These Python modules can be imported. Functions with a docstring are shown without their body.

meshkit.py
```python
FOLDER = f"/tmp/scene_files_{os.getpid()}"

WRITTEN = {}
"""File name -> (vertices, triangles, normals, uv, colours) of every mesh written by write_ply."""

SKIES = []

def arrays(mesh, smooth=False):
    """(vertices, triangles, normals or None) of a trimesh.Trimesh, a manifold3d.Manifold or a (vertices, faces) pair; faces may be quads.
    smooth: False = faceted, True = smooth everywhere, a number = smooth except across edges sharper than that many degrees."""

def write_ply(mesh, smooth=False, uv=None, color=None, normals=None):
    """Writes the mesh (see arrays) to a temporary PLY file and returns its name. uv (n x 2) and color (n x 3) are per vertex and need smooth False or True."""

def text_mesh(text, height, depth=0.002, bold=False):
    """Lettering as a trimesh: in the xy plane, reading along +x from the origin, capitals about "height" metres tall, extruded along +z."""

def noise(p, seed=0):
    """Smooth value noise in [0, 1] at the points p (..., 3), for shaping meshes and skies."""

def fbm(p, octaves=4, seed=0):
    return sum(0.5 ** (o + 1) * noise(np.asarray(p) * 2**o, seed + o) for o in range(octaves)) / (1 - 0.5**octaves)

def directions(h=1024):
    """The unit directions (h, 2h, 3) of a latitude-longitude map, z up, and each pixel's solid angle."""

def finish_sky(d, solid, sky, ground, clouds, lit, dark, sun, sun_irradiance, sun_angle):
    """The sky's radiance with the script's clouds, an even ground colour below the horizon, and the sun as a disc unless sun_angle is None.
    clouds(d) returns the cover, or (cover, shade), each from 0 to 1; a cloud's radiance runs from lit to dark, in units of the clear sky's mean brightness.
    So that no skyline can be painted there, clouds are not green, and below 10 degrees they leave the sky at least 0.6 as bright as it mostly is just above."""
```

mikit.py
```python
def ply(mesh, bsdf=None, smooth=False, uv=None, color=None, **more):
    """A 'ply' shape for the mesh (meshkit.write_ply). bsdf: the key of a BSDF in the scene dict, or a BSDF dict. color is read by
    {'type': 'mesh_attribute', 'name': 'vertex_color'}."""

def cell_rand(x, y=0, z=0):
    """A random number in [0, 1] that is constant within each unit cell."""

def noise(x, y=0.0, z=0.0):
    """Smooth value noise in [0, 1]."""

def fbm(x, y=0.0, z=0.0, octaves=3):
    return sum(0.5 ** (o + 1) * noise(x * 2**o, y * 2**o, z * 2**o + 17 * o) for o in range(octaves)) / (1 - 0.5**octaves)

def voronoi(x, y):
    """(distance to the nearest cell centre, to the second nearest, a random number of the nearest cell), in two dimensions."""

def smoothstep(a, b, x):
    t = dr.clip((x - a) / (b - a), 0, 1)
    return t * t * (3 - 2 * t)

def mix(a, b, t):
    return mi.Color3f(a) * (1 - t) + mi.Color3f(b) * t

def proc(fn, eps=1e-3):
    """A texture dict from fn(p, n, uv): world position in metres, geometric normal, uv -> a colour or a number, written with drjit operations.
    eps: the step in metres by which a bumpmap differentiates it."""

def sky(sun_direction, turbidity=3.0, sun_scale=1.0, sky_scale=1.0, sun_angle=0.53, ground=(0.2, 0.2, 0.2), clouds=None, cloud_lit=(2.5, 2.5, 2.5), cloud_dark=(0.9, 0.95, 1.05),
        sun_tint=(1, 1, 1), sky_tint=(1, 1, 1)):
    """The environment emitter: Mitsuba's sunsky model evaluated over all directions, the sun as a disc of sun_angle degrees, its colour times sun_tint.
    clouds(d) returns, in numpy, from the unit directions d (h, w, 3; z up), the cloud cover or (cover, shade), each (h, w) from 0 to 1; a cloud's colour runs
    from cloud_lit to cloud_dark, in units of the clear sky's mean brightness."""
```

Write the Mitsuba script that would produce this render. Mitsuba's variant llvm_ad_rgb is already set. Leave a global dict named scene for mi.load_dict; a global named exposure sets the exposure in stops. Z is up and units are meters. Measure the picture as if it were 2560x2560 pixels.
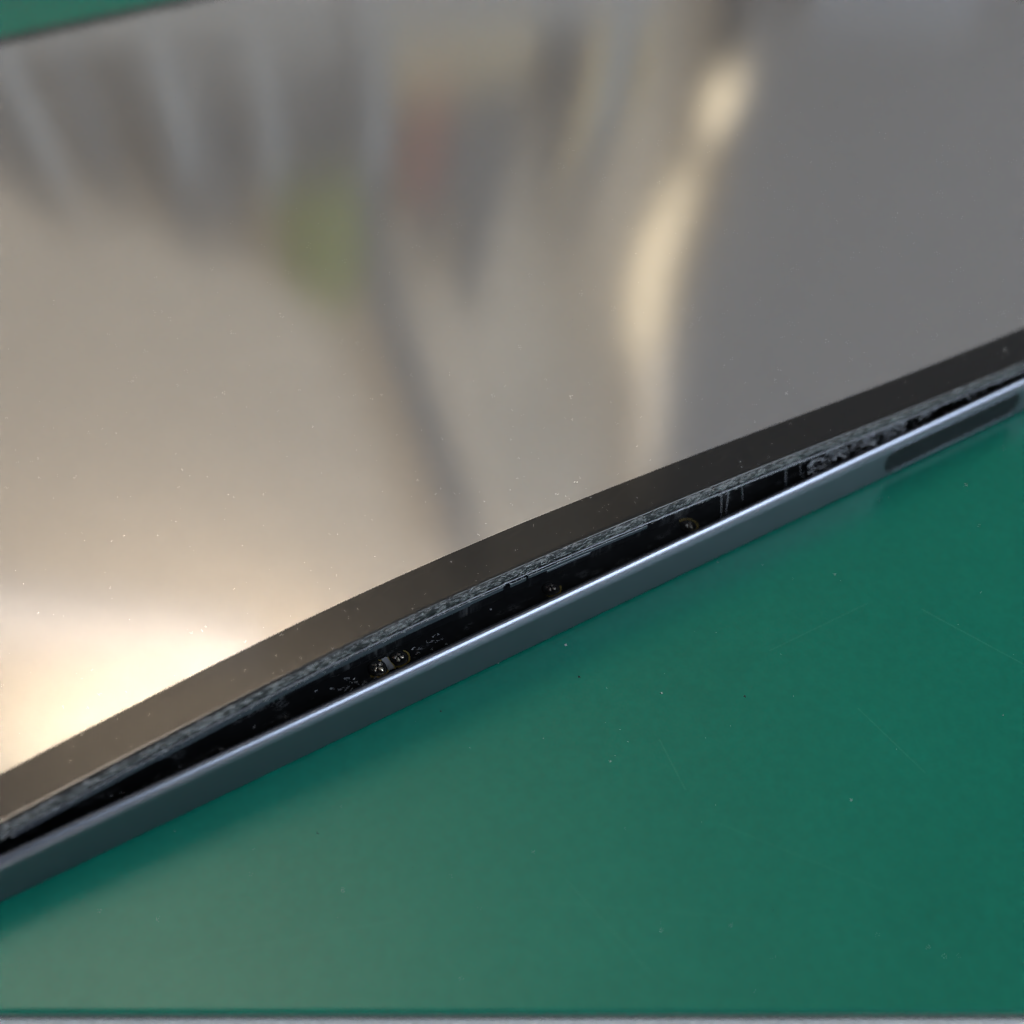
import math, random
import numpy as np, trimesh, manifold3d
import drjit as dr, mitsuba as mi
import mikit, meshkit
from scipy.interpolate import PchipInterpolator
from scipy.spatial import Delaunay

T = mi.ScalarTransform4f
rng = np.random.default_rng(7)
random.seed(7)
scene, labels = {'type': 'scene'}, {}

# ------------------------------------------------------------------ camera, lights
PITCH, YAW, CH = -42.638, 0.56406, 0.10513
fw = np.array([0, math.cos(math.radians(PITCH)), math.sin(math.radians(PITCH))])
cam0 = np.array([0, 0, CH])
scene['camera'] = {'type': 'thinlens', 'fov': 43.603, 'fov_axis': 'x', 'near_clip': 0.005, 'far_clip': 20.0,
                   'aperture_radius': 0.00155, 'focus_distance': 0.1345,
                   'to_world': T().look_at(origin=cam0.tolist(), target=(cam0 + fw).tolist(), up=[0, 0, 1])}
exposure = 0.0
LED_BAR = (0.80, 0.70, 0.62)          # warm lamp over the bench
CEIL_LAMP = (2.2, 2.1, 2.0)
TUBE = (66.0, 56.0, 46.0)          # warm tube on the wall, the main light       # ceiling panel
WINDOW = (7.6, 8.9, 10.6)          # daylight window to the right behind the camera

# ------------------------------------------------------------------ helpers
def rgb(*c): return {'type': 'rgb', 'value': list(c)}
def pr(base, rough=0.5, **k):
    b = base if isinstance(base, dict) else rgb(*base)
    return {'type': 'principled', 'base_color': b, 'roughness': rough, **k}
def two(b): return {'type': 'twosided', 'bsdf': b}
def mat(name, b): scene['bsdf_' + name] = {**b, 'id': 'bsdf_' + name} if False else b; return 'bsdf_' + name
def add(key, mesh, m, smooth=30, tw=None, label=None, category=None, kind=None, group=None, **more):
    base, n = key, 0
    while key in scene:
        n += 1; key = f'{base}_{n:03d}'
    scene[key] = mikit.ply(mesh, m, smooth=smooth, **({'to_world': tw} if tw is not None else {}), **more)
    note(key, label, category, kind, group)
    return key
def note(key, label=None, category=None, kind=None, group=None):
    d = {k: v for k, v in dict(label=label, category=category, kind=kind, group=group).items() if v}
    if d: labels[key] = d
def cat(ms): return trimesh.util.concatenate(ms)
def box(x0, x1, y0, y1, z0, z1, r=0.0):
    if r > 0:
        s = manifold3d.Manifold.sphere(r, 12)
        m = manifold3d.Manifold.batch_hull([s.translate((x, y, z)) for x in (x0 + r, x1 - r) for y in (y0 + r, y1 - r) for z in (z0 + r, z1 - r)])
        mm = m.to_mesh()
        return trimesh.Trimesh(mm.vert_properties[:, :3], mm.tri_verts)
    b = trimesh.creation.box((x1 - x0, y1 - y0, z1 - z0)); b.apply_translation(((x0 + x1) / 2, (y0 + y1) / 2, (z0 + z1) / 2)); return b
def tube(pts, rad, n=8):
    pts = np.asarray(pts, float); rad = np.broadcast_to(np.asarray(rad, float), len(pts))
    t = np.gradient(pts, axis=0); t /= np.linalg.norm(t, axis=1, keepdims=True) + 1e-12
    ref = np.array([0.31, 0.77, 0.55]); a = np.cross(t, ref); a /= np.linalg.norm(a, axis=1, keepdims=True); b = np.cross(t, a)
    th = np.linspace(0, 2 * np.pi, n, endpoint=False)
    v = pts[:, None] + rad[:, None, None] * (a[:, None] * np.cos(th)[None, :, None] + b[:, None] * np.sin(th)[None, :, None])
    k = len(pts); v = np.vstack([v.reshape(-1, 3), pts[:1], pts[-1:]])
    f = []
    for i in range(k - 1):
        for j in range(n):
            p, q = i * n + j, i * n + (j + 1) % n
            f += [[p, q, q + n], [p, q + n, p + n]]
    for j in range(n):
        f += [[k * n, (j + 1) % n, j], [k * n + 1, (k - 1) * n + j, (k - 1) * n + (j + 1) % n]]
    m = trimesh.Trimesh(v, f, process=False); m.fix_normals(); return m
def lathe(prof, x=0, y=0, z=0, n=40):
    m = trimesh.creation.revolve(np.asarray(prof, float), sections=n); m.apply_translation((x, y, z)); return m
def poly_tri(v, f):
    return trimesh.Trimesh(np.asarray(v, float), np.asarray(f), process=False)

# ------------------------------------------------------------------ tablet frame of reference (mm) -> world (m)
CT = np.array([-114.68585, -76.67458])
cy, sy = math.cos(YAW), math.sin(YAW)
M = np.eye(4)
M[0, :3] = np.array([cy, -sy, 0]) * 0.001; M[1, :3] = np.array([sy, cy, 0]) * 0.001; M[2, :3] = np.array([0, 0, 1]) * 0.001
M[:2, 3] = -M[:2, :2] @ CT
TAB = T(M.tolist())
def to_tab(p):                       # drjit: world position -> tablet mm
    x, y = p.x * 1000, p.y * 1000
    return cy * x + sy * y + CT[0], -sy * x + cy * y + CT[1], p.z * 1000

XL, XR, W, TH, RC = -150.0, 117.5, 181.5, 5.9, 18.0
def outline(d, n=48, along=240):
    """rounded rectangle, inset by d, starting at the near left; matched point for point between insets"""
    r = max(RC - d, 0.3); x0, x1, y0, y1 = XL + d, XR - d, d, W - d
    pts = []
    corners = [((x1 - r, y0 + r), -90), ((x1 - r, y1 - r), 0), ((x0 + r, y1 - r), 90), ((x0 + r, y0 + r), 180)]
    prev = None
    starts = [np.array([x0 + r, y0]), np.array([x1, y0 + r]), np.array([x1 - r, y1]), np.array([x0, y1 - r])]
    for s, (c, a0) in zip(starts, corners):
        a = np.radians(a0 + np.linspace(0, 90, n))
        arc = np.array(c) + r * np.stack([np.cos(a), np.sin(a)], -1)
        t = np.linspace(0, 1, along, endpoint=False)[:, None]
        pts += [s * (1 - t) + arc[0] * t, arc[:-1]]
    return np.vstack(pts)
def loft(rings):
    k = len(rings[0]); v = np.vstack(rings); f = []
    i = np.arange(k); j = (i + 1) % k
    for a in range(len(rings) - 1):
        p, q = a * k + i, a * k + j
        f += [np.stack([p, q, q + k], -1), np.stack([p, q + k, p + k], -1)]
    return poly_tri(v, np.vstack(f))
def ring(d, z):
    o = outline(d); return np.column_stack([o, np.broadcast_to(z, len(o))])

# height of the swollen display (top of the glass), in mm
_ex = [-160, -140, -128, -118.5, -106.9, -99.5, -88.9, -78.4, -64.4, -51.2, -38, -22.3, -5.1, 12.3, 40, 80, 120]
_ez = [6.4, 7.0, 7.9, 8.9, 10.1, 10.75, 11.6, 12.05, 12.1, 11.6, 10.95, 9.9, 8.8, 8.05, 7.2, 6.5, 6.2]
_xg = np.arange(-170, 131, 0.5); _zg = PchipInterpolator(_ex, _ez, extrapolate=True)(np.clip(_xg, -160, 120))
_k = np.exp(-0.5 * (np.arange(-40, 41) * 0.5 / 6.0) ** 2); _k /= _k.sum()
_zg = np.convolve(np.pad(_zg, 40, mode='edge'), _k, mode='valid')
_edge = PchipInterpolator(_xg, _zg)
DOME = 3.2
def edge_z(x): return _edge(np.clip(x, -160, 120))
def surf(x, y):
    e = edge_z(x)
    t = np.clip((y - 3) / 150, 0, 1); g = 1 - t * t * (3 - 2 * t)
    X = np.clip((x - XL) / (XR - XL), 0, 1); Y = np.clip(y / W, 0, 1)
    return 6.1 + (e - 6.1) * g + DOME * np.sin(np.pi * Y) * np.sin(np.pi * X) ** 0.8

# ------------------------------------------------------------------ materials
def mat_color(p, n, uv):
    x, y = p.x * 1000, p.y * 1000
    v = mikit.fbm(x * 0.05, y * 0.05, 3.0) * 0.16 + mikit.noise(x * 1.3, y * 1.3) * 0.07 + mikit.noise(x * 3.7, y * 3.7) * 0.06 + 0.86
    c = mi.Color3f(0.003, 0.146, 0.103) * v
    def seg(ax, ay, bx, by, w, s):
        dx, dy = bx - ax, by - ay; L = dx * dx + dy * dy
        t = dr.clip(((x - ax) * dx + (y - ay) * dy) / L, 0, 1)
        d = dr.sqrt(dr.square(x - ax - t * dx) + dr.square(y - ay - t * dy))
        return (1 - mikit.smoothstep(w * 0.4, w, d)) * s * (0.5 + 0.5 * mikit.noise(x * 3, y * 3))
    s = mi.Float(0)
    for a in SCRATCHES: s = dr.maximum(s, seg(*a))
    return c + mi.Color3f(0.045, 0.08, 0.06) * s
SCRATCHES = [(46, 98, 73, 74, 0.14, 0.35), (28, 92, 40, 99, 0.12, 0.25), (5, 64, 12, 55, 0.1, 0.3), (60, 68, 92, 60, 0.12, 0.2), (15, 80, 17, 74, .12, .3), (-30, 56, -10, 60, .12, .15), (20, 70, 34, 63, .1, .2), (52, 62, 55, 78, .1, .18), (70, 100, 96, 92, .14, .22), (0, 62, 22, 60, .1, .14), (36, 84, 41, 76, .12, .3)]
def mat_bump(p, n, uv):
    x, y, z = p.x * 1000, p.y * 1000, p.z * 1000
    return (mikit.noise(x * 3.1, y * 3.1, z * 3.1) + 0.6 * mikit.noise(x * 7.3, y * 7.3, z * 7)) * 5e-6
mat('mat', two({'type': 'bumpmap', 'arbitrary': mikit.proc(mat_bump, 4e-5), 'scale': 1.0,
                'bsdf': pr(mikit.proc(mat_color), 0.34, specular=0.27)}))
def film_bump(p, n, uv):
    x, y = p.x * 1000, p.y * 1000
    return (mikit.noise(x * 4.5, y * 4.5) + 0.5 * mikit.noise(x * 11, y * 11)) * 0.55e-6
FB = mikit.proc(film_bump, 3e-5)
def film(lobe1, lobe2, w):
    return two({'type': 'bumpmap', 'arbitrary': FB, 'scale': 1.0, 'bsdf': {'type': 'blendbsdf', 'weight': w, 'a': lobe1, 'b': lobe2}})
mat('screen', film({'type': 'roughconductor', 'material': 'none', 'distribution': 'beckmann', 'alpha': 0.020, 'specular_reflectance': rgb(0.66, 0.642, 0.632)}, pr((0.5, 0.48, 0.465), 0.5, specular=0.5), 0.26))
mat('bezel', film(pr((0.010, 0.0105, 0.0115), 0.12, specular=0.5), pr((0.014, 0.014, 0.014), 0.5, specular=0.5), 0.3))
mat('glass_edge', two(pr((0.01, 0.011, 0.012), 0.25)))
mat('frame', two(pr((0.2, 0.215, 0.255), 0.3, metallic=0.92)))
mat('pill', two(pr((0.008, 0.012, 0.014), 0.6, specular=0.25)))
def ledge_color(p, n, uv):
    x, y, z = to_tab(p)
    sm = mikit.smoothstep(0.56, 0.74, mikit.fbm(x * 0.55, y * 1.3, 3.3, octaves=4)) * mikit.smoothstep(0.35, 0.7, mikit.fbm(x * 4.0, y * 9.0, 1.1))
    return mikit.mix((0.004, 0.0045, 0.0055), (0.07, 0.074, 0.08), sm)
mat('ledge', two({'type': 'bumpmap', 'arbitrary': mikit.proc(lambda p, n, uv: mikit.fbm(p.x * 700, p.y * 700, p.z * 700) * 0.00012, 5e-5), 'scale': 1.0,
                  'bsdf': pr(mikit.proc(ledge_color), 0.42, specular=0.3)}))
def fuzz_color(p, n, uv):
    x, y, z = p.x * 1000, p.y * 1000, p.z * 1000
    lo = mikit.noise(x * 0.32, y * 0.32, 1.7) * 0.14 + mikit.noise(x * 1.1, y * 1.1, 4.1) * 0.1 - 0.1
    t = mikit.smoothstep(0.45, 0.74, mikit.fbm(x * 3.1, y * 3.1, z * 3.8, octaves=4) + lo)
    return mikit.mix((0.012, 0.013, 0.015), (0.215, 0.213, 0.215), t)
mat('fuzz', two(pr(mikit.proc(fuzz_color), 0.6)))
mat('lint', two(pr((0.55, 0.55, 0.55), 0.7)))
mat('lint_grey', two(pr((0.4, 0.41, 0.42), 0.6)))
mat('lint_dark', two(pr((0.02, 0.03, 0.03), 0.7)))
mat('steel_line', two(pr((0.3, 0.3, 0.33), 0.4, metallic=0.8)))
mat('strip', two(pr((0.034, 0.039, 0.05), 0.3)))
mat('shred', two(pr((0.36, 0.37, 0.4), 0.25)))
mat('screw', two(pr((0.85, 0.79, 0.7), 0.22, metallic=1.0)))
mat('screw_dark', two(pr((0.3, 0.28, 0.26), 0.25, metallic=1.0)))
mat('screw_black', two(pr((0.008, 0.008, 0.008), 0.45)))
mat('speck', two(pr((0.8, 0.79, 0.76), 0.6)))
mat('brass', two(pr((0.5, 0.36, 0.1), 0.35, metallic=0.8)))
mat('mat_core', two(pr((0.05, 0.06, 0.062), 0.6)))
mat('table', two(pr(mikit.proc(lambda p, n, uv: mi.Color3f(0.88, 0.88, 0.86) * (0.9 + 0.2 * mikit.fbm(p.x * 90, p.y * 90))), 0.5)))
mat('wall', two(pr(mikit.proc(lambda p, n, uv: mi.Color3f(0.86, 0.78, 0.645) * (0.92 + 0.14 * mikit.fbm(p.x * 9, p.y * 9, p.z * 9))), 0.8)))
mat('white_paint', two(pr((0.75, 0.74, 0.72), 0.8)))
mat('cabinet', two(pr((0.21, 0.22, 0.235), 0.6)))
mat('dark', two(pr((0.17, 0.18, 0.19), 0.5)))
mat('greyish', two(pr((0.5, 0.53, 0.54), 0.5)))
mat('green', two(pr((0.25, 0.30, 0.06), 0.5)))
mat('red', two(pr((0.30, 0.14, 0.12), 0.5)))
mat('pale_blue', two(pr((0.29, 0.32, 0.36), 0.5)))
mat('pale', two(pr((0.5, 0.565, 0.62), 0.4)))
mat('cream', two(pr((0.8, 0.68, 0.42), 0.5)))
mat('black_plastic', two(pr((0.03, 0.03, 0.03), 0.4)))

# ------------------------------------------------------------------ the surface: bench and cutting mat
add('table', box(-1.3, 1.3, -0.5, 0.93, -0.035, -0.00171, 0.004), 'bsdf_table', label='pale worktop under the green mat', category='table', kind='structure')
note('cutting_mat', 'green cutting mat lying flat under the tablet', 'cutting mat')
add('cutting_mat__surface', box(-0.32, 0.42, 0.05134, 0.46, -0.0009, 0.0, 0.0004), 'bsdf_mat')
add('cutting_mat__core', box(-0.32, 0.42, 0.05144, 0.46, -0.0017, -0.0006, 0.0003), 'bsdf_mat_core', label='dark grey core showing at the front edge of the mat')

# ------------------------------------------------------------------ tablet
note('tablet', 'dark grey tablet with its screen swollen up out of the metal frame', 'tablet')
prof = [(1.5, 0.02), (0.7, 0.05), (0.35, 0.16), (0.12, 0.36), (0.0, 0.65), (0.0, 4.35)] + [(1.1 * (1 - math.cos(a)), 4.35 + 1.55 * math.sin(a)) for a in np.radians(np.arange(5, 62, 5))] + [(0.68, 5.75), (1.0, 5.64), (1.08, 5.5), (1.1, 3.4)]
add('tablet__frame', loft([ring(d, z) for d, z in prof]), 'bsdf_frame', smooth=40, tw=TAB, label='bare metal frame with a bright upper edge')
o = outline(1.08)
tri = trimesh.creation.triangulate_polygon(__import__('shapely.geometry', fromlist=['Polygon']).Polygon(o), engine='earcut')
add('tablet__inner_ledge', poly_tri(np.column_stack([tri[0], np.full(len(tri[0]), 3.5)]), tri[1]), 'bsdf_ledge', smooth=False, tw=TAB, label='glossy black ledge inside the open gap')

# display: bezel ring (with the glass side) and active area on the same swollen sheet
GI, BW = 1.3, 5.2
rings = []
for d, dz in [(2.2, -1.0), (GI + 0.12, -1.0), (GI + 0.02, -0.9), (GI, -0.7), (GI, -0.3), (GI + 0.05, -0.14), (GI + 0.16, -0.04), (GI + 0.32, 0.0)] + [(GI + 0.32 + q, 0.0) for q in np.linspace(0.3, BW - 0.32, 14)]:
    o = outline(d); rings.append(np.column_stack([o, surf(o[:, 0], o[:, 1]) + dz]))
add('tablet__bezel', loft(rings), 'bsdf_bezel', smooth=50, tw=TAB, label='black glass border of the lifted screen')
o = outline(GI + BW)
gx, gy = np.meshgrid(np.arange(XL + 7.4, XR - 7, 1.6), np.arange(7.4, W - 7, 1.6))
g = np.column_stack([gx.ravel(), gy.ravel()])
import shapely, shapely.geometry as sg
inner = sg.Polygon(o).buffer(-0.7)
g = g[shapely.contains_xy(inner, g[:, 0], g[:, 1])]
pts = np.vstack([o, g]); dl = Delaunay(pts)
cen = pts[dl.simplices].mean(1); ok = shapely.contains_xy(sg.Polygon(o), cen[:, 0], cen[:, 1])
add('tablet__screen', poly_tri(np.column_stack([pts, surf(pts[:, 0], pts[:, 1])]), dl.simplices[ok]), 'bsdf_screen', smooth=True, tw=TAB, label='hazy grey active screen area reflecting the workshop')

XS = np.linspace(-146, 100, 1400)
def lumpy_strip(y, dz, ry, rz, amp, freq, xs=XS, n=14, seed=0):
    """a strip along the near edge of the display: elliptical section with a lumpy surface"""
    th = np.linspace(0, 2 * np.pi, n, endpoint=False)
    c = np.column_stack([xs, np.full(len(xs), y), surf(xs, np.full(len(xs), y)) + dz])
    v = np.repeat(c[:, None], n, 1)
    q = np.stack([np.repeat(xs[:, None] * freq, n, 1), np.cos(th)[None] * 2.2 + 0 * xs[:, None], np.sin(th)[None] * 2.2 + 0 * xs[:, None]], -1)
    k = 1 + amp * (meshkit.fbm(q, 4, seed) - 0.5) * 2
    v[:, :, 1] += ry * np.cos(th) * k; v[:, :, 2] += rz * np.sin(th) * k
    m = len(xs); i, j = np.meshgrid(np.arange(m - 1), np.arange(n), indexing='ij'); i, j = i.ravel(), j.ravel(); j2 = (j + 1) % n
    f = np.stack([i * n + j, i * n + j2, (i + 1) * n + j2, (i + 1) * n + j], -1)
    return trimesh.Trimesh(v.reshape(-1, 3), np.vstack([f[:, [0, 1, 2]], f[:, [0, 2, 3]]]), process=False)
add('tablet__adhesive_residue', lumpy_strip(GI + 0.13, -0.76, 0.22, 0.62, 0.34, 2.0), 'bsdf_fuzz', smooth=True, tw=TAB, label='fuzzy grey adhesive residue along the lifted glass edge')
# fine fibres standing off the residue
fib = []
for k in range(2600):
    x = rng.uniform(-140, 60); z = surf(x, 1.4) - rng.uniform(0.15, 1.8); y = GI - rng.uniform(0.02, 0.14) ; L = rng.uniform(0.12, 0.45)
    a = rng.uniform(-0.6, 0.6) + (math.pi if rng.random() < .5 else 0); up = rng.uniform(-0.5, 0.9)
    p0 = np.array([x, y, z]); d = np.array([math.cos(a), -0.25 * rng.random(), up]) * L
    fib.append(tube([p0, p0 + d * .5 + rng.normal(0, .02, 3), p0 + d], rng.uniform(0.012, 0.03), 3))
add('tablet__adhesive_fibre', cat(fib), 'bsdf_lint_grey', smooth=False, tw=TAB, kind='stuff')
# thin metal edge of the panel under the residue, then the dark carrier strips
add('tablet__panel_edge', lumpy_strip(GI + 0.35, -1.95, 0.12, 0.08, 0.05, 0.4, n=8), 'bsdf_steel_line', smooth=True, tw=TAB, label='thin grey metal edge under the glass')
def slab_strip(x0, x1, y, dz, hy, hz, r=0.05, wob=0.06):
    xs = np.linspace(x0, x1, max(6, int((x1 - x0) / 0.8)))
    w = meshkit.fbm(np.stack([xs * 0.35, xs * 0 + y, xs * 0], -1), 3, 5) - .5
    z = surf(xs, y + 0 * xs) + dz + w * wob * 2
    prof = [(-hy, -hz + r), (-hy + r, -hz), (hy - r, -hz), (hy, -hz + r), (hy, hz - r), (hy - r, hz), (-hy + r, hz), (-hy, hz - r)]
    v = np.array([[[xx, y + a, zz + b] for a, b in prof] for xx, zz in zip(xs, z)]); n, m = 8, len(xs)
    f = []
    for i in range(m - 1):
        for j in range(n): f.append([i * n + j, i * n + (j + 1) % n, (i + 1) * n + (j + 1) % n]); f.append([i * n + j, (i + 1) * n + (j + 1) % n, (i + 1) * n + j])
    for j in range(1, n - 1): f.append([0, j + 1, j]); f.append([(m - 1) * n, (m - 1) * n + j, (m - 1) * n + j + 1])
    t = trimesh.Trimesh(v.reshape(-1, 3), f, process=False); t.fix_normals(); return t
for (x0, x1, y, dz, hy, hz) in [(-118, -66.2, 1.95, -2.6, 0.3, 0.26), (-65.4, -63.4, 1.85, -2.65, 0.25, 0.26), (-63.1, -47.6, 1.9, -2.6, 0.25, 0.22), (-46.6, -20, 2.1, -2.5, 0.2, 0.1), (-104, -70, 2.2, -3.25, 0.25, 0.14), (-60.6, -55, 2.15, -3.3, 0.25, 0.17)]:
    add('tablet__adhesive_strip', slab_strip(x0, x1, y, dz, hy, hz), 'bsdf_strip', smooth=40, tw=TAB)
# dark inner wall (battery tray side) behind the strips, below the display
xs = np.linspace(-146, 112, 300)
top, low = surf(xs, 5.4 + 0 * xs) - 2.6, np.full(300, 3.4)
v = np.vstack([np.column_stack([xs, np.full(300, 5.4), low]), np.column_stack([xs, np.full(300, 5.0), top])]); i = np.arange(299)
add('tablet__battery_pouch', poly_tri(v, np.vstack([np.stack([i, i + 1, i + 301], -1), np.stack([i, i + 301, i + 300], -1)])), 'bsdf_ledge', smooth=False, tw=TAB)

# screws in the ledge
SC = lathe([(0, .24), (.35, .23), (.7, .18), (.95, .08), (1.0, 0.02), (1.0, -.1)], n=48)
def cross_mesh(r):
    ms = []
    for k in range(4):
        for l, w in ((.36, .15), (.2, .1)):
            m = trimesh.creation.icosphere(subdivisions=2, radius=1); m.vertices *= (l * r, w * r * 1.25, .13)
            m.apply_transform(trimesh.transformations.rotation_matrix(math.radians(35 if l > .3 else -25), (0, 1, 0)))
            m.apply_translation((.42 * r, (.0 if l > .3 else .13), .2)); m.apply_transform(trimesh.transformations.rotation_matrix(k * math.pi / 2, (0, 0, 1))); ms.append(m)
    return cat(ms)
for i, (x, y, rot, m, dz, tilt) in enumerate([(-80.25, 3.75, 20, 'screw', 0.1, 6), (-77.75, 3.85, 55, 'screw', 0.0, 0), (-58.8, 3.75, 35, 'screw_dark', 0.0, 0), (-39.8, 3.65, 10, 'screw_dark', 0.0, 0)]):
    s = SC.copy(); s.apply_transform(trimesh.transformations.rotation_matrix(math.radians(rot), (0, 0, 1))); s.apply_transform(trimesh.transformations.rotation_matrix(math.radians(tilt), (1, .3, 0))); s.apply_translation((x, y, 3.52 + dz))
    k = add('tablet__screw', s, 'bsdf_screw_black', smooth=35, tw=TAB)
    c = cross_mesh(1.15 if i == 0 else .95); c.apply_transform(trimesh.transformations.rotation_matrix(math.radians(rot), (0, 0, 1))); c.apply_translation((x, y, 3.52 + dz))
    add(k + '__cross_recess', c, 'bsdf_' + m, smooth=35, tw=TAB)
    # partial brass ring of the screw hole
    a0, a1 = [(200, 420), (230, 395), (215, 350), (-100, 110)][i]
    th = np.radians(np.linspace(a0, a1, 26)); rw = 0.09 + 0.05 * np.abs(np.sin(th * 3 + i))
    ro = np.column_stack([x + (1.12 + rw) * np.cos(th), y + (1.12 + rw) * np.sin(th), np.full(26, 3.57)]); ri = np.column_stack([x + 1.06 * np.cos(th), y + 1.06 * np.sin(th), np.full(26, 3.60)])
    j = np.arange(25)
    add(k + '__washer', poly_tri(np.vstack([ri, ro]), np.vstack([np.stack([j, j + 26, j + 27], -1), np.stack([j, j + 27, j + 1], -1)])), 'bsdf_brass', smooth=False, tw=TAB)
# glue patch between the paired screws
b = box(-79.4, -78.7, 2.9, 4.7, 3.5, 3.66, 0.07)
add('tablet__glue_patch', b, 'bsdf_shred', smooth=30, tw=TAB)
b = box(-78.85, -78.55, 2.8, 4.6, 3.5, 3.62, 0.05)
add('tablet__brass_bracket', b, 'bsdf_brass', smooth=30, tw=TAB)

# torn adhesive shreds and glue strings
sh = []
def shred(x, y, z, L, w, a, up):
    n = 6; t = np.linspace(0, 1, n)
    c = np.array([x, y, z]) + np.outer(t * L, [math.cos(a), 0.35 * math.sin(a), up]) + rng.normal(0, 0.07, (n, 3))
    return tube(c, np.maximum(0.015, w * (np.sin(np.pi * (0.15 + 0.8 * t))) * rng.uniform(0.5, 1.2, n)), 5)
for k in range(330):
    x = rng.choice([rng.uniform(-24, 16), rng.normal(-19, 2), rng.normal(-9, 1.2), rng.normal(-14, 1.5)])
    top = surf(x, 2.2) - 2.2
    sh.append(shred(x, rng.uniform(1.5, 3.4), rng.uniform(4.0, max(4.4, top)), rng.uniform(0.3, 1.3), rng.choice([.03, .06, .1, .2]) * rng.uniform(.6, 1.2), rng.uniform(0, 6.28), rng.uniform(-.6, .7)))
for k in range(46):
    x = rng.choice([rng.normal(-74.5, 1.2), rng.normal(-83.5, .8), rng.uniform(-118, -60)]); sh.append(shred(x, rng.uniform(2, 4.6), 3.6, rng.uniform(.2, .7), rng.uniform(.03, .1), rng.uniform(0, 6.28), .1))
add('tablet__torn_adhesive', cat(sh), 'bsdf_shred', smooth=40, tw=TAB, kind='stuff', label='torn pale adhesive shreds in the gap')
for x, dx, L, r in [(-36.4, 0.15, 1.0, 0.05), (-35.3, -0.35, 1.0, 0.06), (-33.4, 0.1, .55, .035), (-26.6, 0.05, .8, 0.04), (-24.3, -0.1, .6, .03)]:
    t = np.linspace(0, 1, 8); z0 = surf(x, 2.5) - 2.9
    c = np.column_stack([x + dx * t, 2.5 - 0.5 * t, z0 - (z0 - 3.9) * t * L])
    add('tablet__glue_string', tube(c, r * (0.5 + 0.9 * (1 - t) ** 2 + 0.2), 6), 'bsdf_shred', smooth=True, tw=TAB)

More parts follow.
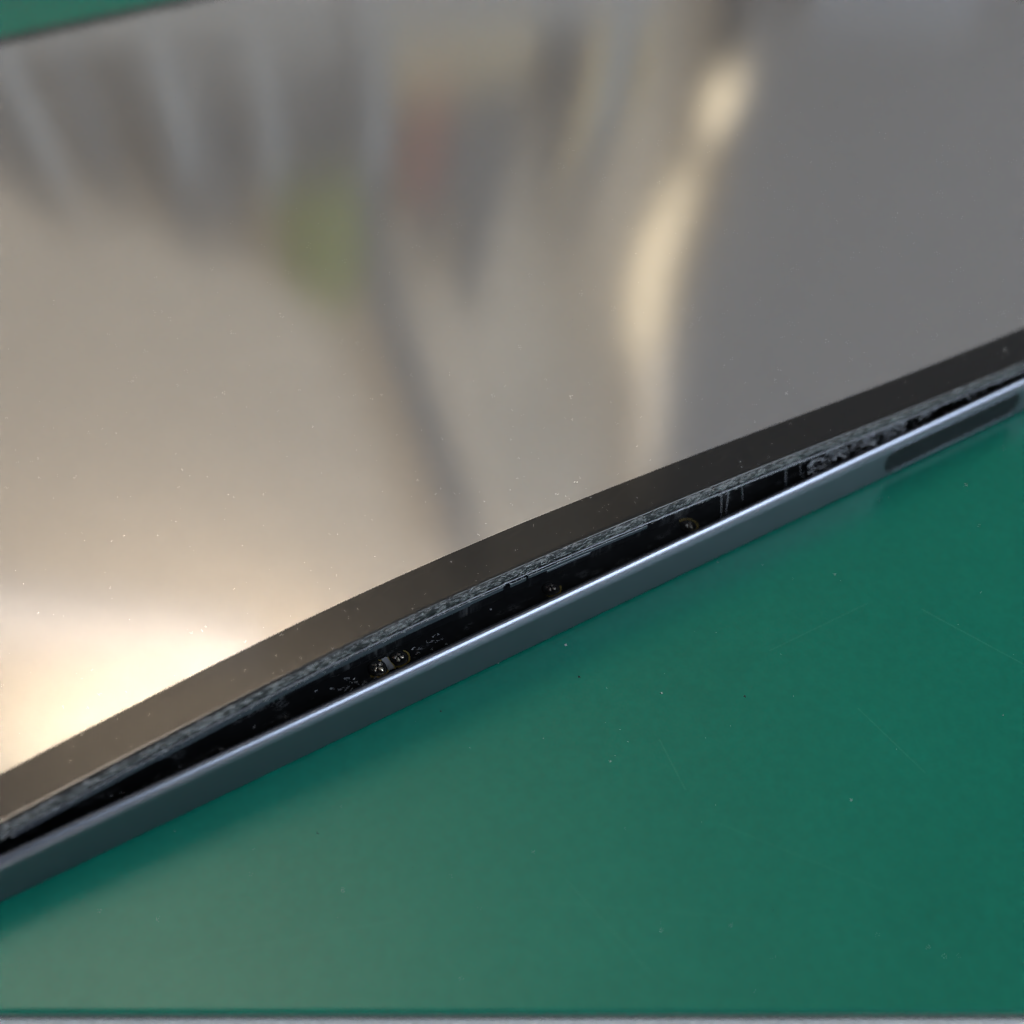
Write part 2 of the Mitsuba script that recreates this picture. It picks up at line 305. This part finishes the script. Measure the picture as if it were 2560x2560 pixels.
# charging window: a dark pill set in the metal side, with its rim
PR, PL, PZ = 1.72, 12.0, 2.85
th = np.linspace(0, 2 * np.pi, 96, endpoint=False)
def pill(r, y, l=PL):
    c = np.where(np.cos(th) >= 0, 1, -1) * (l - PR)
    return np.column_stack([c + r * np.cos(th), np.full(96, y), PZ + r * np.sin(th)])
rs = [pill(PR, 0.02), pill(PR - 0.02, -0.035), pill(PR - 0.08, -0.06), pill(PR - 0.3, -0.06)]
v = np.vstack(rs + [[[-(PL - PR), -0.06, PZ], [PL - PR, -0.06, PZ]]])
f = list(loft(rs).faces); n0 = 3 * 96
for j in range(96):
    q = (j + 1) % 96; c = 4 * 96 + (1 if v[n0 + j, 0] > 0 else 0); c2 = 4 * 96 + (1 if v[n0 + q, 0] > 0 else 0)
    f.append([n0 + j, n0 + q, c]); 
    if c != c2: f.append([n0 + q, c2, c])
m = poly_tri(v, f); m.fix_normals()
add('tablet__charging_window', m, 'bsdf_pill', smooth=40, tw=TAB, label='dark pill-shaped charging window in the metal side')
c = pill(PR + 0.03, -0.015); add('tablet__charging_window__rim', tube(np.vstack([c, c[:1]]), 0.045, 6), 'bsdf_frame', smooth=True, tw=TAB)

# dust on the glass: tiny chips and curled fibres
du = []
def chip(x, y, r, z=None):
    m = trimesh.creation.icosphere(subdivisions=0, radius=r); m.vertices *= rng.uniform(0.5, 1.3, (len(m.vertices), 1)) * np.array([1.2, 1, .6])
    m.apply_translation((x, y, (surf(x, y) if z is None else z) + r * .2)); return m
for px, py, r in [(-36, 20, .1)]: pass
for k in range(800):
    x, y = rng.uniform(-140, 60), 1.8 + 80 * rng.random() ** 1.6
    du.append(chip(x, y, 0.025 + 0.07 * rng.random() ** 4))
for k in range(120):
    x, y = rng.uniform(-140, 60), 2 + 70 * rng.random() ** 1.3
    L, a, cv = rng.uniform(.2, .7), rng.uniform(0, 6.28), rng.uniform(-3, 3); s = np.linspace(0, 1, 6)
    ang = a + cv * s; d = np.cumsum(np.column_stack([np.cos(ang), np.sin(ang)]), 0) * L / 6
    du.append(tube(np.column_stack([x + d[:, 0], y + d[:, 1], surf(x + d[:, 0], y + d[:, 1]) + .02]), 0.014, 3))
sp = [chip(*q) for q in [(-44, 22, .09), (-20, 10.5, .1), (-52, 9, .07), (-55, 8.4, .06), (-108, 23, .08), (-97, 28, .07), (12, 4.2, .12), (-88, 34, .08), (-67, 18, .07), (-30, 40, .1)]] + [chip(rng.uniform(-125, 50), 3 + 60 * rng.random() ** 1.4, rng.uniform(.03, .05 + .05 * rng.random() ** 3)) for k in range(60)]
add('tablet__bright_dust', cat(sp), 'bsdf_speck', smooth=False, tw=TAB, kind='stuff')
add('tablet__dust', cat(du), 'bsdf_lint_grey', smooth=False, tw=TAB, kind='stuff')

# specks on the mat
CTW = lambda x, y: (M[:2, :2] @ np.array([x, y])) * 1 + M[:2, 3]
du, dk = [], []
for k in range(260):
    x, y = rng.uniform(-60, 130), rng.uniform(53, 130)
    m = trimesh.creation.icosphere(subdivisions=0, radius=(0.04 + .13 * rng.random() ** 4)); m.vertices *= rng.uniform(.5, 1.3, (12, 1))
    m.apply_translation((x, y, .03)); (dk if k % 6 == 0 else du).append(m)
MM = T().scale(0.001)
add('cutting_mat__dust', cat(du), 'bsdf_lint_grey', smooth=False, tw=MM, kind='stuff')
add('cutting_mat__dark_dust', cat(dk), 'bsdf_lint_dark', smooth=False, tw=MM, kind='stuff')

# ------------------------------------------------------------------ what the screen reflects: the back of the bench
WY = 0.93
add('wall_back', box(-1.5, 1.15, WY, WY + 0.06, -0.035, 2.1), 'bsdf_wall', smooth=False, label='warm beige wall behind the bench', category='wall', kind='structure')
add('ceiling', box(-2.0, 2.0, -1.6, WY + 0.06, 2.1, 2.16), 'bsdf_white_paint', smooth=False, label='white ceiling over the bench', category='ceiling', kind='structure')

def emit(c): return {'emitter': {'type': 'area', 'radiance': rgb(*c)}}
note('ceiling_light', 'flat ceiling light panel over the bench', 'ceiling light')
add('ceiling_light__housing', box(-0.95, 0.25, 0.40, 0.70, 2.06, 2.0999), 'bsdf_white_paint', smooth=False)
add('ceiling_light__diffuser', poly_tri([[-.92, .42, 2.058], [.22, .42, 2.058], [.22, .68, 2.058], [-.92, .68, 2.058]], [[0, 2, 1], [0, 3, 2]]), 'bsdf_white_paint', smooth=False, **emit(CEIL_LAMP))
# right side wall with a daylight window
note('window', 'daylight window in the wall to the right', 'window')
X0 = 1.15
wy0, wy1, wz0, wz1 = -1.20, 0.10, 0.42, 0.86
add('window__pane', poly_tri([[X0, wy0, wz0], [X0, wy1, wz0], [X0, wy1, wz1], [X0, wy0, wz1]], [[0, 2, 1], [0, 3, 2]]), 'bsdf_white_paint', smooth=False, **emit(WINDOW))
add('window__frame', cat([box(X0 - .02, X0 + .03, wy0 - .05, wy0, wz0 - .05, wz1 + .05), box(X0 - .02, X0 + .03, wy1, wy1 + .05, wz0 - .05, wz1 + .05), box(X0 - .02, X0 + .03, wy0, wy1, wz0 - .05, wz0), box(X0 - .02, X0 + .03, wy0, wy1, wz1, wz1 + .05)]), 'bsdf_white_paint', smooth=False)
add('wall_right', cat([box(X0, X0 + .06, wy1 + .05, WY, -.035, 2.1), box(X0, X0 + .06, -1.8, wy0 - .05, -.035, 2.1), box(X0, X0 + .06, wy0 - .05, wy1 + .05, -.035, wz0 - .05), box(X0, X0 + .06, wy0 - .05, wy1 + .05, wz1 + .05, 2.1)]), 'bsdf_white_paint', smooth=False, label='white side wall with the window', category='wall', kind='structure')

# wall lamp: a warm panel hung aslant on the wall
note('wall_lamp', 'warm light panel hung aslant on the beige wall', 'lamp')
LA = math.atan2(.22, .42)
def hung(m): m.apply_transform(trimesh.transformations.rotation_matrix(-LA, (0, 1, 0))); m.apply_translation((-.64, .90, 1.15)); return m
add('wall_lamp__housing', hung(box(-.26, .26, .017, .0295, -.07, .07, .003)), 'bsdf_white_paint')
add('wall_lamp__diffuser', hung(poly_tri([[-.25, .0155, -.06], [.25, .0155, -.06], [.25, .0155, .06], [-.25, .0155, .06]], [[0, 1, 2], [0, 2, 3]])), 'bsdf_white_paint', smooth=False, **emit(LED_BAR))
note('tube_lamp', 'bare warm tube lamp on two brackets in front of the wall', 'lamp')
TU0, TU1, TY, TZ = -1.0, -.2, .64, 1.49
def lying(r, l, n=24):
    m = trimesh.creation.cylinder(r, l, sections=n); m.apply_transform(trimesh.transformations.rotation_matrix(math.pi / 2, (0, 1, 0))); m.apply_translation(((TU0 + TU1) / 2, TY, TZ)); return m
add('tube_lamp__tube', lying(.018, TU1 - TU0), 'bsdf_white_paint', smooth=40, **emit(TUBE))
for x in (TU0 - .021, TU1 + .001):
    add('tube_lamp__bracket', box(x, x + .02, TY - .02, WY - .001, TZ - .02, TZ + .02, .003), 'bsdf_white_paint')
note('lamp_arm', 'dark bent arm leaning in front of the beige wall', 'arm')
add('lamp_arm__rod', tube([(-.13, .87, .0), (-.115, .87, .30), (-.092, .87, .42), (-.05, .87, .62), (-.02, .87, .78), (.0, .87, .95)], [.010, .011, .015, .024, .028, .02], 12), 'bsdf_dark', smooth=True)
add('lamp_arm__base', lathe([(0, 0), (.05, 0), (.05, .012), (.02, .02), (0, .02)], -.13, .87, -.0017), 'bsdf_black_plastic')

def slanted(x0, w, lean, y0, y1, z0, z1, r=0):
    b = box(x0, x0 + w, y0, y1, z0, z1); b.vertices[:, 0] += lean * b.vertices[:, 2]; return b
note('strip_lamp', 'curved warm strip lamp in front of the grey board', 'lamp')
add('strip_lamp__tube', tube([(.141, .84, .332), (.144, .84, .365), (.150, .84, .41), (.168, .84, .47)], [.009, .013, .0135, .0125], 16), 'bsdf_white_paint', smooth=True, **emit((1.25, 1.0, 0.55)))
add('strip_lamp__tube', tube([(.169, .84, .473), (.187, .84, .53), (.198, .84, .61), (.205, .84, .70)], [.0125, .0105, .009, .006], 16), 'bsdf_white_paint', smooth=True, **emit((0.76, 0.63, .42)))
add('strip_lamp__stand', tube([(.145, .84, -.0017), (.145, .84, .16), (.141, .84, .331)], [.006, .006, .006], 8), 'bsdf_black_plastic', smooth=True)
note('cone_lamp', 'small warm cone lamp below the strip lamp', 'lamp')
add('cone_lamp__shade', lathe([(0, 0), (.012, .003), (.019, .012), (.010, .028), (.004, .04), (0, .04)], .152, .83, .248, n=24), 'bsdf_white_paint', smooth=40, **emit((1.6, 1.32, .8)))
add('cone_lamp__stand', tube([(.152, .83, -.0017), (.152, .83, .247)], .004, 8), 'bsdf_black_plastic', smooth=True)
add('grey_board', slanted(.14, .9, .12, .87, .89, 0, 1.7), 'bsdf_cabinet', smooth=False, label='large grey board leaning behind the cream plank', category='board')

RZ = .205
note('tool_rack', 'low grey rack along the wall', 'rack')
add('tool_rack__body', box(-.75, .10, .86, WY - .001, -.0017, RZ, .004), 'bsdf_greyish')
def bottle(key, x, y, z, r, h, m, label, category, neck=.35):
    add(key, lathe([(0, 0), (r, 0), (r, h * (1 - neck) * .8), (r * .9, h * (1 - neck)), (r * .35, h * (1 - neck * .6)), (r * .28, h), (0, h)], x, y, z), m, smooth=40, label=label, category=category)
add('grey_box', box(-.215, -.095, .865, .92, RZ, .30, .004), 'bsdf_dark', label='dark grey box under the green bottle', category='box')
bottle('green_bottle', -.150, .89, .301, .046, .155, 'bsdf_green', 'green bottle standing on the dark grey box', 'bottle', .2)
add('dark_case', box(-.042, .008, .86, .91, RZ + .03, .34, .004), 'bsdf_dark', label='dark case on the rack beside the red case', category='case')
add('dark_spike', lathe([(0, 0), (.02, 0), (.017, .06), (.006, .13), (0, .14)], -.012, .885, .341), 'bsdf_dark', smooth=40, label='dark pointed tool standing on the dark case', category='tool')
add('red_case', box(-.082, -.043, .86, .91, RZ + .03, .33, .004), 'bsdf_red', label='dull red case on the rack', category='case')
add('red_tool', lathe([(0, 0), (.014, 0), (.01, .05), (0, .07)], -.058, .885, .331), 'bsdf_dark', smooth=40, label='short pointed tool on the red case', category='tool')
add('low_shelf', box(-.09, .012, .855, .925, RZ, RZ + .029, .003), 'bsdf_cream', label='cream block under the two cases', category='block')
bottle('tall_bottle', .075, .89, RZ, .018, .20, 'bsdf_dark', 'dark bottle left of the strip lamp', 'bottle', .5)
bottle('tall_bottle_001', .042, .89, RZ, .014, .16, 'bsdf_dark', 'slim dark bottle beside the cream tubes', 'bottle', .5)
bottle('spray_can', -.24, .89, RZ, .022, .15, 'bsdf_dark', 'dark can on the rack', 'can', .2)
bottle('spray_can_001', -.275, .89, RZ, .014, .175, 'bsdf_dark', 'narrow dark can, second on the rack', 'can', .2)
bottle('small_jar', -.33, .89, RZ, .016, .09, 'bsdf_dark', 'small dark jar nearest the two cans', 'jar', .2)
bottle('small_jar_001', -.40, .89, RZ, .014, .10, 'bsdf_dark', 'small dark jar at the left of the rack', 'jar', .2)
note('tool_holder', 'grey holder crowded with dark upright tools on the rack', 'tool holder')
add('tool_holder__body', box(-.47, -.215, .905, .928, RZ, RZ + .03, .002), 'bsdf_dark')
for k in range(13):
    x, h, r = -.46 + .0185 * k + rng.uniform(-.004, .004), rng.uniform(.05, .15) + .03 * (k > 8), rng.uniform(.004, .009)
    add('tool_holder__tool', lathe([(0, 0), (r, 0), (r * .9, h * .6), (r * .4, h * .7), (r * .3, h), (0, h)], x, .916, RZ + .03, n=14), 'bsdf_dark' if k % 3 else 'bsdf_black_plastic', smooth=40)
add('pale_box', box(.19, .30, .80, .86, -.0017, .20, .004), 'bsdf_pale_blue', label='greyish blue box in front of the grey board', category='box')
for (x, h, lab) in [(.058, .11, 'cream tube left of the tall dark bottle'), (.095, .08, 'cream tube at the right end of the rack')]:
    add('cream_tube', lathe([(0, 0), (.008, 0), (.008, h), (.004, h + .01), (0, h + .01)], x, .87, RZ, n=16), 'bsdf_cream', smooth=40, label=lab, category='tube', group='cream tubes on the rack')
for (x, z0, h, lab) in [(-.185, RZ, .12, 'tallest pale tube, left of the green bottle'), (-.10, RZ, .09, 'pale tube right of the green bottle'), (-.255, RZ, .07, 'short pale tube between the cans'), (-.36, RZ, .07, 'leftmost pale tube, beside the small dark jar'), (.075, RZ, .09, 'rightmost pale tube on the rack')]:
    add('pale_tube', lathe([(0, 0), (.008, 0), (.008, h), (.004, h + .01), (0, h + .01)], x, .87, z0, n=16), 'bsdf_pale', smooth=40, label=lab, category='tube', group='pale tubes on the rack')
